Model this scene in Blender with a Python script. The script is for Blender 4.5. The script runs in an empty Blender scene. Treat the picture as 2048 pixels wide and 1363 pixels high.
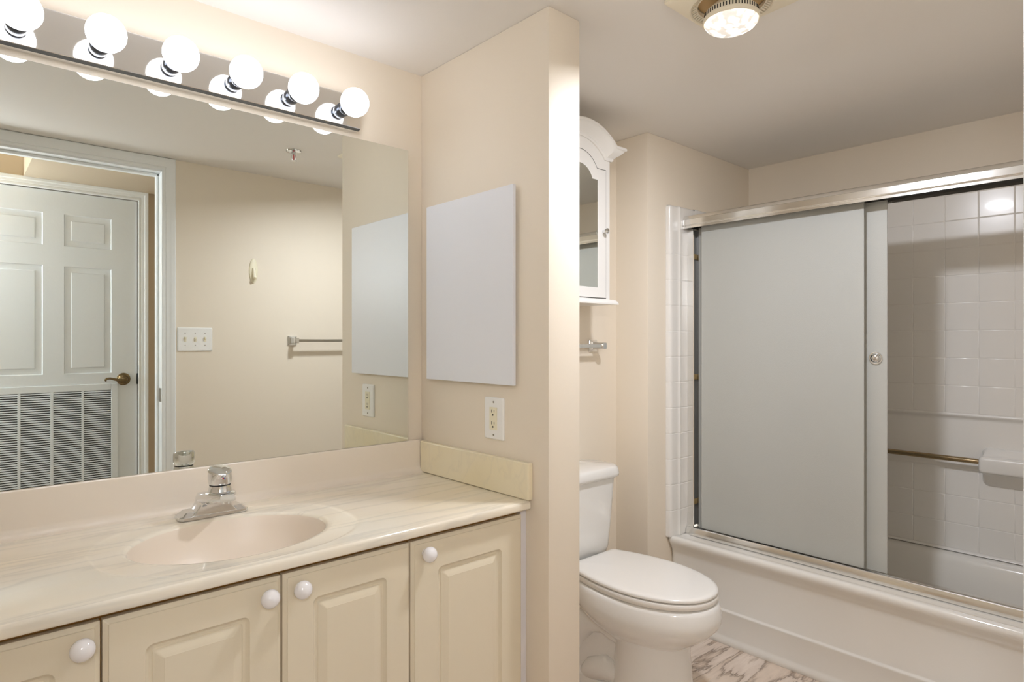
import bpy, bmesh, math, random
from mathutils import Vector, Matrix

# ------------------------------------------------------------------ camera, world, exposure
SC = bpy.context.scene
COL = SC.collection
F_PX, H_CAM = 1255.6, 1.245
YAW = math.atan2(2421 - 1024, F_PX)          # angle from the view axis to the room's +X
cam_d = bpy.data.cameras.new('camera')
cam = bpy.data.objects.new('camera', cam_d)
COL.objects.link(cam)
cam.location = (0, 0, H_CAM)
cam.rotation_euler = (math.pi / 2, 0, YAW - math.pi / 2)
cam_d.sensor_width = 36
cam_d.lens = F_PX / 2048 * 36
cam_d.shift_y = -1.5 / 2048
cam_d.clip_start = 0.02
SC.camera = cam

W = bpy.data.worlds.new('world')
SC.world = W
W.use_nodes = True
W.node_tree.nodes['Background'].inputs[0].default_value = (0.75, 0.85, 1.0, 1)
W.node_tree.nodes['Background'].inputs[1].default_value = 0.4
SC.view_settings.view_transform = 'Standard'
SC.view_settings.look = 'None'
SC.view_settings.gamma = 1
SC.view_settings.use_curve_mapping = False
SC.view_settings.exposure = 2.06
try:
    SC.cycles.max_bounces = 14
    SC.cycles.diffuse_bounces = 8
    SC.cycles.glossy_bounces = 8
    SC.cycles.transmission_bounces = 8
    SC.cycles.sample_clamp_indirect = 6
    SC.cycles.use_denoising = True
    SC.cycles.caustics_refractive = False
except Exception:
    pass

BULB_POWER = 1.75        # emission of the six globe bulbs
LENS_GLOW = 0.75          # glass face of the heat lamp
HEAT_LAMP = 3.4          # its reflector beam, straight down
HALL_WINDOW_FILL = 20.0
HALL_FILL_LAMP = 14.0         # added opal fill lamp in the hall, unseen behind the camera

# cool daylight fill for the hall, from an added window out of view
ld = bpy.data.lights.new('hall_window_fill', 'AREA')
ld.shape = 'RECTANGLE'
ld.size, ld.size_y = 0.8, 1.2
ld.energy = HALL_WINDOW_FILL
ld.color = (0.74, 0.88, 1.0)
lo = bpy.data.objects.new('hall_window_fill', ld)
COL.objects.link(lo)
lo.location = (-1.93, -0.25, 1.45)
lo.rotation_euler = (0, -math.pi / 2, 0)

# ------------------------------------------------------------------ materials
def lin(c):
    c = c / 255.0
    return c / 12.92 if c <= 0.04045 else ((c + 0.055) / 1.055) ** 2.4

def rgb(r, g, b):
    return (lin(r), lin(g), lin(b), 1)

def mat(name, col, rough=0.5, metal=0.0, bump=0.0, bscale=60, spec=0.5, coat=0.0, vary=0.0, vscale=3.0):
    m = bpy.data.materials.new(name)
    m.use_nodes = True
    nt = m.node_tree
    b = nt.nodes['Principled BSDF']
    b.inputs['Base Color'].default_value = rgb(*col)
    b.inputs['Roughness'].default_value = rough
    b.inputs['Metallic'].default_value = metal
    b.inputs['Specular IOR Level'].default_value = spec
    b.inputs['Coat Weight'].default_value = coat
    b.inputs['Coat Roughness'].default_value = 0.06
    tc = nt.nodes.new('ShaderNodeTexCoord')
    if bump:
        n = nt.nodes.new('ShaderNodeTexNoise')
        n.inputs['Scale'].default_value = bscale
        n.inputs['Detail'].default_value = 4
        nt.links.new(tc.outputs['Object'], n.inputs['Vector'])
        bp = nt.nodes.new('ShaderNodeBump')
        bp.inputs['Strength'].default_value = bump
        bp.inputs['Distance'].default_value = 0.002
        nt.links.new(n.outputs['Fac'], bp.inputs['Height'])
        nt.links.new(bp.outputs['Normal'], b.inputs['Normal'])
    if vary:
        n2 = nt.nodes.new('ShaderNodeTexNoise')
        n2.inputs['Scale'].default_value = vscale
        nt.links.new(tc.outputs['Object'], n2.inputs['Vector'])
        mx = nt.nodes.new('ShaderNodeMix')
        mx.data_type = 'RGBA'
        mx.inputs[6].default_value = rgb(*col)
        mx.inputs[7].default_value = rgb(*[max(0, c * (1 - vary)) for c in col])
        nt.links.new(n2.outputs['Fac'], mx.inputs[0])
        nt.links.new(mx.outputs[2], b.inputs['Base Color'])
    return m

def ramp(nt, src, stops):
    r = nt.nodes.new('ShaderNodeValToRGB')
    el = r.color_ramp.elements
    while len(el) < len(stops):
        el.new(0.5)
    for e, (p, c) in zip(el, stops):
        e.position = p
        e.color = c
    nt.links.new(src, r.inputs['Fac'])
    return r.outputs['Color']

def marble(name, base, vein, stain, rough=0.12, vein_amt=0.5, stain_amt=0.5):
    """cultured marble: pale ground, long soft grey streaks along X, warm stains"""
    m = mat(name, base, rough, coat=0.3)
    nt = m.node_tree
    b = nt.nodes['Principled BSDF']
    tc = nt.nodes.new('ShaderNodeTexCoord')
    mp = nt.nodes.new('ShaderNodeMapping')
    mp.inputs['Scale'].default_value = (0.9, 9, 5)
    mp.inputs['Rotation'].default_value = (0, 0, math.radians(-3))
    nt.links.new(tc.outputs['Object'], mp.inputs['Vector'])
    n = nt.nodes.new('ShaderNodeTexNoise')
    n.inputs['Scale'].default_value = 1.3
    n.inputs['Detail'].default_value = 5
    n.inputs['Distortion'].default_value = 0.35
    nt.links.new(mp.outputs['Vector'], n.inputs['Vector'])
    k = (1, 1, 1, 1)
    z = (0, 0, 0, 1)
    veins = ramp(nt, n.outputs['Fac'], [(0.44, z), (0.482, k), (0.50, (.25, .25, .25, 1)), (0.55, z)])
    n2 = nt.nodes.new('ShaderNodeTexNoise')
    n2.inputs['Scale'].default_value = 2.4
    n2.inputs['Detail'].default_value = 2
    mp2 = nt.nodes.new('ShaderNodeMapping')
    mp2.inputs['Scale'].default_value = (1, 2.2, 2.2)
    nt.links.new(tc.outputs['Object'], mp2.inputs['Vector'])
    nt.links.new(mp2.outputs['Vector'], n2.inputs['Vector'])
    st = ramp(nt, n2.outputs['Fac'], [(0.45, z), (0.68, k)])
    def mixc(fac, amt, a, c):
        mm = nt.nodes.new('ShaderNodeMath')
        mm.operation = 'MULTIPLY'
        mm.inputs[1].default_value = amt
        nt.links.new(fac, mm.inputs[0])
        mx = nt.nodes.new('ShaderNodeMix')
        mx.data_type = 'RGBA'
        nt.links.new(mm.outputs[0], mx.inputs[0])
        if isinstance(a, tuple):
            mx.inputs[6].default_value = a
        else:
            nt.links.new(a, mx.inputs[6])
        mx.inputs[7].default_value = c
        return mx.outputs[2]
    c1 = mixc(st, stain_amt, rgb(*base), rgb(*stain))
    c2 = mixc(veins, vein_amt, c1, rgb(*vein))
    nt.links.new(c2, b.inputs['Base Color'])
    return m

def emit(name, col, strength):
    m = bpy.data.materials.new(name)
    m.use_nodes = True
    b = m.node_tree.nodes['Principled BSDF']
    b.inputs['Base Color'].default_value = (0.9, 0.9, 0.88, 1)
    b.inputs['Roughness'].default_value = 0.3
    b.inputs['Emission Color'].default_value = (*col, 1)
    b.inputs['Emission Strength'].default_value = strength
    return m

M = {}
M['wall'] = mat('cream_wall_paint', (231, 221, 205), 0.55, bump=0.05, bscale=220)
M['wall_hall'] = mat('hall_wall_shaded', (196, 180, 156), 0.6, bump=0.05, bscale=220)  # darker than the bathroom cream; the hall's dimness is put into the colour
M['ceiling'] = mat('ceiling_paint', (232, 229, 225), 0.7, bump=0.06, bscale=160)
M['trim'] = mat('white_trim_paint', (238, 241, 242), 0.35)
M['door_paint'] = mat('white_door_paint', (228, 234, 238), 0.4, bump=0.12, bscale=90)
M['porcelain'] = mat('white_porcelain', (232, 231, 228), 0.07, coat=0.4)
M['seat_plastic'] = mat('white_seat_plastic', (234, 232, 228), 0.22)
M['acrylic'] = mat('white_acrylic', (230, 228, 223), 0.12, coat=0.3)
M['surround'] = mat('white_surround_gloss', (230, 228, 224), 0.24, coat=0.12)
M['chrome'] = mat('polished_chrome', (226, 228, 230), 0.045, metal=1)
M['bar_chrome'] = mat('chrome_light_bar', (238, 238, 237), 0.06, metal=1)
M['brushed'] = mat('brushed_aluminium', (238, 237, 234), 0.16, metal=1)
M['socket'] = mat('dimmed_chrome_socket', (92, 98, 108), 0.24, metal=1)  # chrome coloured dark so the bulbs' reflections look dim on it
M['steel'] = mat('dull_steel', (170, 165, 155), 0.3, metal=1)
M['brass'] = mat('antique_brass', (126, 108, 78), 0.25, metal=1)
M['gold'] = mat('worn_gold_tube', (176, 156, 124), 0.16, metal=1)
M['mirror'] = mat('silvered_mirror', (236, 240, 236), 0.0, metal=1)
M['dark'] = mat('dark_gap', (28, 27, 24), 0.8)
M['grey'] = mat('grey_channel', (96, 97, 94), 0.5)
M['bumper'] = mat('yellowed_bumper', (150, 128, 84), 0.5)
M['cabinet'] = mat('cream_thermofoil', (224, 214, 192), 0.32)
M['carcass'] = mat('golden_carcass_edge', (176, 132, 66), 0.6)
M['filler'] = mat('white_filler_strip', (224, 222, 226), 0.45)
M['knob'] = mat('white_ceramic_knob', (238, 236, 238), 0.1, coat=0.5)
M['counter'] = marble('cultured_marble_counter', (237, 230, 215), (178, 176, 170), (238, 216, 176), 0.13, 0.30, 0.30)
M['bowl'] = mat('beige_marble_basin', (232, 220, 205), 0.38, coat=0.0)
M['splash'] = mat('beige_marble_splash', (230, 220, 206), 0.16, coat=0.2)
M['sidesplash'] = marble('yellowed_marble_splash', (238, 228, 200), (214, 206, 186), (234, 218, 172), 0.2, 0.22, 0.35)
M['panel'] = mat('cool_white_panel', (232, 235, 242), 0.4)
M['plate'] = mat('white_plastic_plate', (240, 240, 238), 0.3)
M['ivory'] = mat('ivory_plastic', (236, 230, 206), 0.35)
M['fan'] = mat('cream_fan_plastic', (234, 226, 206), 0.45)
M['fan_in'] = mat('tan_fan_cavity', (196, 166, 118), 0.6)
M['cabwhite'] = mat('white_lacquer', (233, 231, 227), 0.3)
M['red'] = mat('red_dot', (190, 30, 36), 0.4)
M['blue'] = mat('blue_dot', (70, 120, 180), 0.4)
M['bulb'] = emit('glowing_globe_bulb', (0.92, 0.93, 1.0), BULB_POWER)
M['glassclear'] = mat('clear_crystal', (240, 240, 240), 0.05)
M['glassclear'].node_tree.nodes['Principled BSDF'].inputs['Transmission Weight'].default_value = 0.85

# frosted, faintly stippled glass
g = mat('frosted_glass', (236, 238, 233), 0.42, bump=0.35, bscale=420)
g.node_tree.nodes['Principled BSDF'].inputs['Transmission Weight'].default_value = 0.45
g.node_tree.nodes['Principled BSDF'].inputs['IOR'].default_value = 1.35
M['frost'] = g

def heat_lens():
    m = emit('glowing_reflector_lens', (1.0, 0.93, 0.84), LENS_GLOW)
    nt = m.node_tree
    b = nt.nodes['Principled BSDF']
    tc = nt.nodes.new('ShaderNodeTexCoord')
    v = nt.nodes.new('ShaderNodeTexVoronoi')
    v.inputs['Scale'].default_value = 52
    nt.links.new(tc.outputs['Object'], v.inputs['Vector'])
    c = ramp(nt, v.outputs['Distance'], [(0.0, (1, 1, 1, 1)), (0.34, (.7, .7, .7, 1)), (0.62, (0.13, 0.13, 0.13, 1))])
    mm = nt.nodes.new('ShaderNodeMath')
    mm.operation = 'MULTIPLY'
    mm.inputs[1].default_value = LENS_GLOW
    nt.links.new(c, mm.inputs[0])
    nt.links.new(mm.outputs[0], b.inputs['Emission Strength'])
    return m
M['lens'] = heat_lens()

def floor_mat():
    m = mat('marbled_wood_vinyl', (214, 196, 176), 0.28)
    nt = m.node_tree
    b = nt.nodes['Principled BSDF']
    tc = nt.nodes.new('ShaderNodeTexCoord')
    mp = nt.nodes.new('ShaderNodeMapping')
    mp.inputs['Rotation'].default_value = (0, 0, math.radians(21))
    mp.inputs['Scale'].default_value = (1.0, 6.0, 1)
    nt.links.new(tc.outputs['Object'], mp.inputs['Vector'])
    n = nt.nodes.new('ShaderNodeTexNoise')
    n.inputs['Scale'].default_value = 1.5
    n.inputs['Detail'].default_value = 7
    n.inputs['Roughness'].default_value = 0.6
    n.inputs['Distortion'].default_value = 0.45
    nt.links.new(mp.outputs['Vector'], n.inputs['Vector'])
    c = ramp(nt, n.outputs['Fac'], [(0.30, rgb(216, 184, 144)), (0.40, rgb(224, 208, 192)), (0.465, rgb(214, 198, 183)),
                                    (0.498, rgb(168, 150, 134)), (0.505, rgb(132, 117, 104)), (0.52, rgb(212, 197, 184)), (0.60, rgb(228, 215, 203)),
                                    (0.655, rgb(186, 168, 152)), (0.69, rgb(226, 212, 200))])
    nt.links.new(c, b.inputs['Base Color'])
    return m
M['floor'] = floor_mat()

# ------------------------------------------------------------------ mesh helpers
FLAT_FACED = {'long_panel', 'end_panel', 'door', 'door_slab', 'sheet', 'plate', 'receptacle', 'housing', 'side_splash', 'base_plate', 'jamb', 'door_stop'}

class MB:
    def __init__(self):
        self.bm = bmesh.new()

    def _v(self, pts):
        return [self.bm.verts.new(p) for p in pts]

    def box(self, x0, x1, y0, y1, z0, z1, bevel=0.0, seg=2, xf=None):
        t = bmesh.new()
        r = bmesh.ops.create_cube(t, size=1)
        for v in t.verts:
            v.co = Vector((x0 + (v.co.x + .5) * (x1 - x0), y0 + (v.co.y + .5) * (y1 - y0), z0 + (v.co.z + .5) * (z1 - z0)))
        if bevel:
            bmesh.ops.bevel(t, geom=list(t.edges), offset=bevel, segments=seg, profile=0.5, affect='EDGES')
        if xf is not None:
            bmesh.ops.transform(t, matrix=xf, verts=t.verts)
        me = bpy.data.meshes.new('tmp')
        t.to_mesh(me)
        t.free()
        self.bm.from_mesh(me)
        bpy.data.meshes.remove(me)
        return self

    def loft(self, rings, cap0=True, cap1=True, closed=True):
        """rings of equal point count"""
        vs = [self._v(r) for r in rings]
        n = len(vs[0])
        for a, b in zip(vs, vs[1:]):
            for i in range(n if closed else n - 1):
                j = (i + 1) % n
                q = [a[i], a[j], b[j], b[i]]
                try:
                    self.bm.faces.new(q)
                except ValueError:
                    pass
        if closed and cap0:
            self.bm.faces.new(list(reversed(vs[0])))
        if closed and cap1:
            self.bm.faces.new(vs[-1])
        return self

    def lathe(self, prof, center, axis, n=32, cap0=True, cap1=True):
        """prof: list of (radius, distance along axis)"""
        ax = Vector(axis).normalized()
        up = Vector((0, 0, 1)) if abs(ax.z) < 0.9 else Vector((1, 0, 0))
        u = ax.cross(up).normalized()
        v = ax.cross(u)
        c = Vector(center)
        rings = []
        for r, h in prof:
            r = max(r, 1e-5)
            rings.append([c + ax * h + u * (r * math.cos(2 * math.pi * k / n)) + v * (r * math.sin(2 * math.pi * k / n)) for k in range(n)])
        return self.loft(rings, cap0, cap1)

    def tube(self, pts, r, n=12, cap=True):
        pts = [Vector(p) for p in pts]
        rad = r if isinstance(r, (list, tuple)) else [r] * len(pts)
        rings = []
        prev = None
        for i, p in enumerate(pts):
            d = (pts[min(i + 1, len(pts) - 1)] - pts[max(i - 1, 0)]).normalized()
            if prev is None:
                up = Vector((0, 0, 1)) if abs(d.z) < 0.9 else Vector((1, 0, 0))
                u = d.cross(up).normalized()
            else:
                u = (prev - d * prev.dot(d)).normalized()
            prev = u
            v = d.cross(u)
            rings.append([p + u * (rad[i] * math.cos(2 * math.pi * k / n)) + v * (rad[i] * math.sin(2 * math.pi * k / n)) for k in range(n)])
        return self.loft(rings, cap, cap)

    def prism(self, poly, f0, f1):
        """poly: 2-D outline; f0, f1 map a 2-D point to 3-D on either end"""
        return self.loft([[f0(p) for p in poly], [f1(p) for p in poly]])

    def build(self, name, m, parent=None, sharp=38):
        bmesh.ops.recalc_face_normals(self.bm, faces=self.bm.faces)
        me = bpy.data.meshes.new(name)
        # origin at the shape's own centre
        xs = [v.co for v in self.bm.verts]
        lo_ = Vector((min(c.x for c in xs), min(c.y for c in xs), min(c.z for c in xs)))
        hi_ = Vector((max(c.x for c in xs), max(c.y for c in xs), max(c.z for c in xs)))
        o_ = (lo_ + hi_) / 2
        keep = m.get('world_coords') if hasattr(m, 'get') else None
        if not keep:
            bmesh.ops.translate(self.bm, verts=self.bm.verts, vec=-o_)
        else:
            o_ = Vector((0, 0, 0))
        self.bm.to_mesh(me)
        self.bm.free()
        me.materials.append(m)
        for p in me.polygons:
            p.use_smooth = True
        me.set_sharp_from_angle(angle=math.radians(sharp))
        o = bpy.data.objects.new(name, me)
        COL.objects.link(o)
        o.location = o_
        if name in FLAT_FACED:
            wn = o.modifiers.new('weighted', 'WEIGHTED_NORMAL')
            wn.keep_sharp = True
            wn.weight = 90
        if parent is not None:
            o.parent = parent
            o.matrix_parent_inverse = world_of(parent).inverted()
        return o

def world_of(o):
    m = Matrix.Translation(o.location)
    if o.parent is not None:
        m = world_of(o.parent) @ o.matrix_parent_inverse @ m
    return m

def tag(o, label, cat, group=None, kind=None):
    o['label'] = label
    o['category'] = cat
    if group:
        o['group'] = group
    if kind:
        o['kind'] = kind
    return o

def thing(name, label, cat, loc, group=None, kind=None):
    o = bpy.data.objects.new(name, None)
    COL.objects.link(o)
    o.location = loc
    o.empty_display_size = 0.05
    return tag(o, label, cat, group, kind)

def rrect(x0, x1, y0, y1, r=0.0, k=4):
    pts = []
    for cx, cy, a0 in ((x1 - r, y1 - r, 0), (x0 + r, y1 - r, 90), (x0 + r, y0 + r, 180), (x1 - r, y0 + r, 270)):
        for i in range(k + 1):
            a = math.radians(a0 + 90 * i / k)
            pts.append((cx + r * math.cos(a), cy + r * math.sin(a)))
    return pts

def superellipse(cx, cy, a, b, n=2.0, N=96):
    pts = []
    for i in range(N):
        t = 2 * math.pi * i / N
        c, s = math.cos(t), math.sin(t)
        pts.append((cx + a * math.copysign(abs(c) ** (2 / n), c), cy + b * math.copysign(abs(s) ** (2 / n), s)))
    return pts

def inset_face(mb, f, us, vs, holes, prof):
    """flat front on a u/v grid; each hole (i, j) gets nested rectangles prof = [(inset, depth)...]"""
    for i in range(len(us) - 1):
        for j in range(len(vs) - 1):
            u0, u1, v0, v1 = us[i], us[i + 1], vs[j], vs[j + 1]
            if (i, j) in holes:
                rings = [[f(p[0], p[1], d) for p in ((u0 + t, v0 + t), (u1 - t, v0 + t), (u1 - t, v1 - t), (u0 + t, v1 - t))] for t, d in prof]
                mb.loft(rings, cap0=False, cap1=True)
            else:
                vv = mb._v([f(u0, v0, 0), f(u1, v0, 0), f(u1, v1, 0), f(u0, v1, 0)])
                mb.bm.faces.new(vv)

# ------------------------------------------------------------------ room dimensions
ZC = 2.13            # bathroom ceiling
YW = 1.77            # vanity / toilet wall
XS = 1.182           # face of the dividing wall
XD = 1.305           # far face of the dividing wall
YD = 1.17            # end of the dividing wall
YO = 0.11            # wall with the doorway (bathroom face)
YH = -0.505          # hall wall with the closet door
JX0, JX1 = -0.155, 0.772   # doorway jambs

def struct(name, mb, m, label, cat):
    return tag(mb.build(name, m), label, cat, kind='structure')

struct('floor', MB().box(-2.1, 3.3, -0.65, 1.9, -0.08, 0), M['floor'], 'marbled beige wood-look vinyl floor with dark streaks', 'floor')
M['floor']['world_coords'] = 0
struct('ceiling', MB().box(-0.5, 3.3, 0.0, 1.9, ZC, ZC + 0.1), M['ceiling'], 'flat pale grey bathroom ceiling holding the heat lamp', 'ceiling')
struct('wall_back', MB().box(-0.5, 2.215, YW, YW + 0.1, 0, ZC), M['wall'], 'cream wall behind the vanity mirror and the toilet', 'wall')
struct('wall_divider', MB().box(XS, XD, YD, YW, 0, ZC, 0.003, 2), M['wall'], 'short cream dividing wall between vanity and toilet', 'wall')
struct('wall_chase', MB().box(2.215, 3.3, 1.60, YW + 0.1, 0, ZC, 0.003, 2), M['wall'], 'boxed-out cream wall between toilet and bathtub end', 'wall')
struct('wall_right', MB().box(3.088, 3.3, 0.0, 1.60, 0, ZC), M['wall'], 'cream wall along the back of the bathtub', 'wall')
struct('wall_left', MB().box(-0.5, -0.38, 0.0, YW, 0, ZC), M['wall'], 'cream wall at the end of the vanity outside the picture', 'wall')
wf = MB()
wf.box(-0.5, JX0 - 0.012, -0.01, YO, 0, ZC)
wf.box(JX1 + 0.012, 3.3, -0.01, YO, 0, ZC)
wf.box(JX0 - 0.012, JX1 + 0.012, -0.01, YO, 2.072, ZC)
struct('wall_front', wf, M['wall'], 'cream wall with the doorway, seen in the vanity mirror', 'wall')

# hall behind the camera, seen in the mirror through the doorway
DX0, DX1, DZ = 0.03, 0.788, 2.02      # closet door slab
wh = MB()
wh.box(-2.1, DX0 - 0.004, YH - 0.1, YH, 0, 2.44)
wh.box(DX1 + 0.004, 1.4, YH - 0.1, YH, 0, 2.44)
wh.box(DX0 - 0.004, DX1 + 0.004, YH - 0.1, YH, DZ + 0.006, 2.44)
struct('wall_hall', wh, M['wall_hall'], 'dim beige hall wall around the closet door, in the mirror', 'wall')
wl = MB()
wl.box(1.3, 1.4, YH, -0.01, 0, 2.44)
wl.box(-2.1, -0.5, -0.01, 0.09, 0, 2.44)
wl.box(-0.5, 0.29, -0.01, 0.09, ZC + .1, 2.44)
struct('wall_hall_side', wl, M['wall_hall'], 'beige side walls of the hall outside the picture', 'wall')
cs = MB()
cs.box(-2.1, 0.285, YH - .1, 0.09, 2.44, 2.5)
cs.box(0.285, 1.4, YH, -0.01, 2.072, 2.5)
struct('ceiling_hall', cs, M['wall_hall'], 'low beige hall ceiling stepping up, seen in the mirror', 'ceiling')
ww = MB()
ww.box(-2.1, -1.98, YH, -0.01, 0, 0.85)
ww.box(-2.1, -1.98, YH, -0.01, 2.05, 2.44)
struct('wall_hall_end', ww, M['wall_hall'], 'hall end wall under the added window outside the picture', 'wall')
wn = MB()  # unseen window, added to carry the hall's fill light
for a in ((0.85, 0.88), (1.44, 1.46), (2.02, 2.05)):
    wn.box(-2.06, -2.03, YH, -0.01, *a)
wn.box(-2.06, -2.03, YH, YH + .03, .85, 2.05)
wn.box(-2.06, -2.03, -0.04, -0.01, .85, 2.05)
struct('added_window_1', wn, M['trim'], 'white frame of an added hall window outside the picture', 'window')

# ------------------------------------------------------------------ door casings
def casing(x0, x1, z1, w, f, top_to=None):
    """mitred moulding round an opening; f(u, z, out) -> world"""
    prof = [(0.0, 0.0), (0.0, 0.009), (0.004, 0.011), (0.012, 0.011), (0.015, 0.009), (0.018, 0.012), (0.030, 0.0135), (w * .62, 0.015),
            (w * .70, 0.017), (w * .92, 0.018), (w - .002, 0.0165), (w, 0.014), (w, 0.0)]
    mb = MB()
    rings = []
    for corner in range(4):
        ring = []
        for d, o in prof:
            if corner == 0: p = (x0 - d, 0.0)
            elif corner == 1: p = (x0 - d, z1 + d)
            elif corner == 2: p = (x1 + d, z1 + d)
            else: p = (x1 + d, 0.0)
            ring.append(f(p[0], p[1], o))
        rings.append(ring)
    mb.loft(rings)
    return mb

t1 = thing('trim_1', 'wide white moulded casing of the bathroom doorway, seen in the mirror', 'door casing', (JX0, YO, 0), kind='structure')
casing(JX0 - .004, JX1 - .001, 2.069, 0.0595, lambda u, z, o: (u, YO + o, z)).build('casing', M['trim'], t1, 25)
jb = MB()
jb.box(JX0 - .012, JX0 + .0, -0.012, YO, 0, 2.066)
jb.box(JX1, JX1 + .012, -0.012, YO, 0, 2.066)
jb.box(JX0 - .012, JX1 + .012, -0.012, YO, 2.062, 2.072)
jb.build('jamb', M['trim'], t1)
js = MB()
js.box(JX1 - .011, JX1, 0.022, 0.056, 0, 2.06, .002, 1)
js.box(JX0, JX0 + .011, 0.022, 0.056, 0, 2.06, .002, 1)
js.box(JX0, JX1, 0.022, 0.056, 2.050, 2.062, .002, 1)
js.build('door_stop', M['trim'], t1)
sp = MB()
sp.box(JX1 - .0016, JX1, 0.062, 0.10, 0.945, 1.012, .0006, 1)
sp.build('strike_plate', M['steel'], t1)

t2 = thing('trim_2', 'grey-lit white casing round the louvred closet door in the mirror', 'door casing', (DX0, YH, 0), kind='structure')
casing(DX0 - .004, DX1 + .004, DZ + .005, 0.05, lambda u, z, o: (u, YH + o, z)).build('casing', M['trim'], t2, 25)

# six-panel closet door with a return-air grille
d1 = thing('door_1', 'white six-panel closet door with louvred vent, seen in the mirror', 'door', (0.41, YH - .02, 0), kind='structure')
db = MB()
yf = YH - 0.002
us = [DX0, 0.13, 0.364, 0.453, 0.666, DX1]
vs = [0.008, 0.25, 1.067, 1.633, 1.737, 1.905, DZ]
fdoor = lambda u, v, d: (u, yf + d, v)
inset_face(db, fdoor, us, vs, {(1, 2), (3, 2), (1, 4), (3, 4)}, [(0, 0), (0.004, -0.006), (0.016, -0.008), (0.030, -0.007), (0.034, -0.002), (0.036, -0.0015)])
sv = [(DX0, .008), (DX1, .008), (DX1, DZ), (DX0, DZ)]
db.loft([[fdoor(u, v, 0) for u, v in sv], [fdoor(u, v, -.035) for u, v in sv]], cap0=False)
db.build('door_slab', M['door_paint'], d1, 25)
gr = MB()
gx = [(0.005 + .14, .261), (.273, .394), (.408, .529), (.54, .663)]
gz0, gz1 = 0.30, 0.974
ys = yf
gr.box(.11, .145, ys, ys + .006, gz0 - .035, gz1 + .035, .002, 1)
gr.box(.663, .695, ys, ys + .006, gz0 - .035, gz1 + .035, .002, 1)
gr.box(.145, .663, ys, ys + .006, gz1, gz1 + .035, .002, 1)
gr.box(.145, .663, ys, ys + .006, gz0 - .035, gz0, .002, 1)
for a, b in ((.261, .273), (.394, .408), (.529, .54)):
    gr.box(a, b, ys, ys + .006, gz0, gz1, .0015, 1)
for a, b in gx:
    n = int((gz1 - gz0) / 0.0115)
    for k in range(n):
        z = gz0 + (k + .5) * (gz1 - gz0) / n
        gr.loft([[(x, ys + .0055, z - .0036), (x, ys + .0063, z - .0030), (x, ys + .0015, z + .0030), (x, ys + .0007, z + .0024)] for x in (a, b)])
gr.build('vent_grille', M['door_paint'], d1, 25)
MB().box(.14, .668, ys + .0001, ys + .0006, gz0, gz1).build('vent_shade_sheet', M['dark'], d1)  # dark sheet standing in for the shaded void behind the slats
hb = MB()
hc = (0.722, yf, 1.031)
hb.lathe([(.0, 0), (.033, 0), (.034, .003), (.030, .007), (.027, .008), (.024, .012), (.015, .014), (.012, .018), (.011, .042), (.014, .046), (.010, .052), (.0, .053)], hc, (0, 1, 0), 28)
lev = [(hc[0], hc[1] + .046, hc[2] - .002), (hc[0] - .02, hc[1] + .048, hc[2] - .006), (hc[0] - .045, hc[1] + .05, hc[2] + .001), (hc[0] - .07, hc[1] + .05, hc[2] + .008),
       (hc[0] - .085, hc[1] + .05, hc[2] + .007), (hc[0] - .093, hc[1] + .05, hc[2] + .000), (hc[0] - .089, hc[1] + .05, hc[2] - .006)]
hb.tube(lev, [.010, .009, .007, .006, .006, .006, .0045], 12)
hb.build('lever_handle', M['brass'], d1)
MB().box(DX1 - .002, DX1 + .006, yf - .02, yf + .004, 1.0, 1.06, .001, 1).build('latch_plate', M['dark'], d1)

# ------------------------------------------------------------------ vanity mirror
mr = thing('wall_mirror', 'wide frameless plate mirror resting on the vanity backsplash', 'mirror', (0.45, 1.755, 0.917))
MB().box(-.30, 1.121, 1.755, 1.760, 0.9165, 1.866, .0008, 1).build('mirror_glass', M['mirror'], mr)
MB().box(-.2985, 1.1195, 1.7601, 1.7695, 0.918, 1.8645).build('mirror_backing', M['grey'], mr)

# ------------------------------------------------------------------ light bar with six globe bulbs
lb = thing('vanity_light', 'chrome vanity light bar with six glowing globe bulbs above the mirror', 'light fixture', (0.488, YW, 1.937))
X0, X1, YF = 0.036, 0.938, 1.735
lp = [(1.7699, 1.8855), (1.7699, 1.986), (YF + .006, 1.986), (YF + .001, 1.985), (YF, 1.983), (YF, 1.8905), (YF + .001, 1.889), (YF + .008, 1.8875), (YF + .013, 1.8862), (YF + .015, 1.8855)]
MB().prism(lp, lambda p: (X0, p[0], p[1]), lambda p: (X1, p[0], p[1])).build('housing', M['bar_chrome'], lb, 12)
for k in range(6):
    bx, bz = 0.1115 + 0.1528 * k, 1.932
    s = MB()
    s.lathe([(.0, 0), (.0205, 0), (.0205, .016), (.0195, .018), (.0195, .020), (.0205, .022), (.0205, .037), (.0195, .0385), (.0175, .0385), (.0165, .030), (.0, .030)], (bx, YF, bz), (0, -1, 0), 32)
    s.build('socket', M['socket'], lb)
    b = MB()
    R, L = .0405, .081
    pr = [(.0, .031), (.0135, .031), (.0135, .038), (.0150, .042)]
    a0 = math.asin(.018 / R)
    for i in range(17):
        a = a0 + (math.pi - a0) * i / 16
        pr.append((R * math.sin(a), L - R * math.cos(a)))
    b.lathe(pr, (bx, YF, bz), (0, -1, 0), 40)
    b.build('bulb', M['bulb'], lb)

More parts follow.
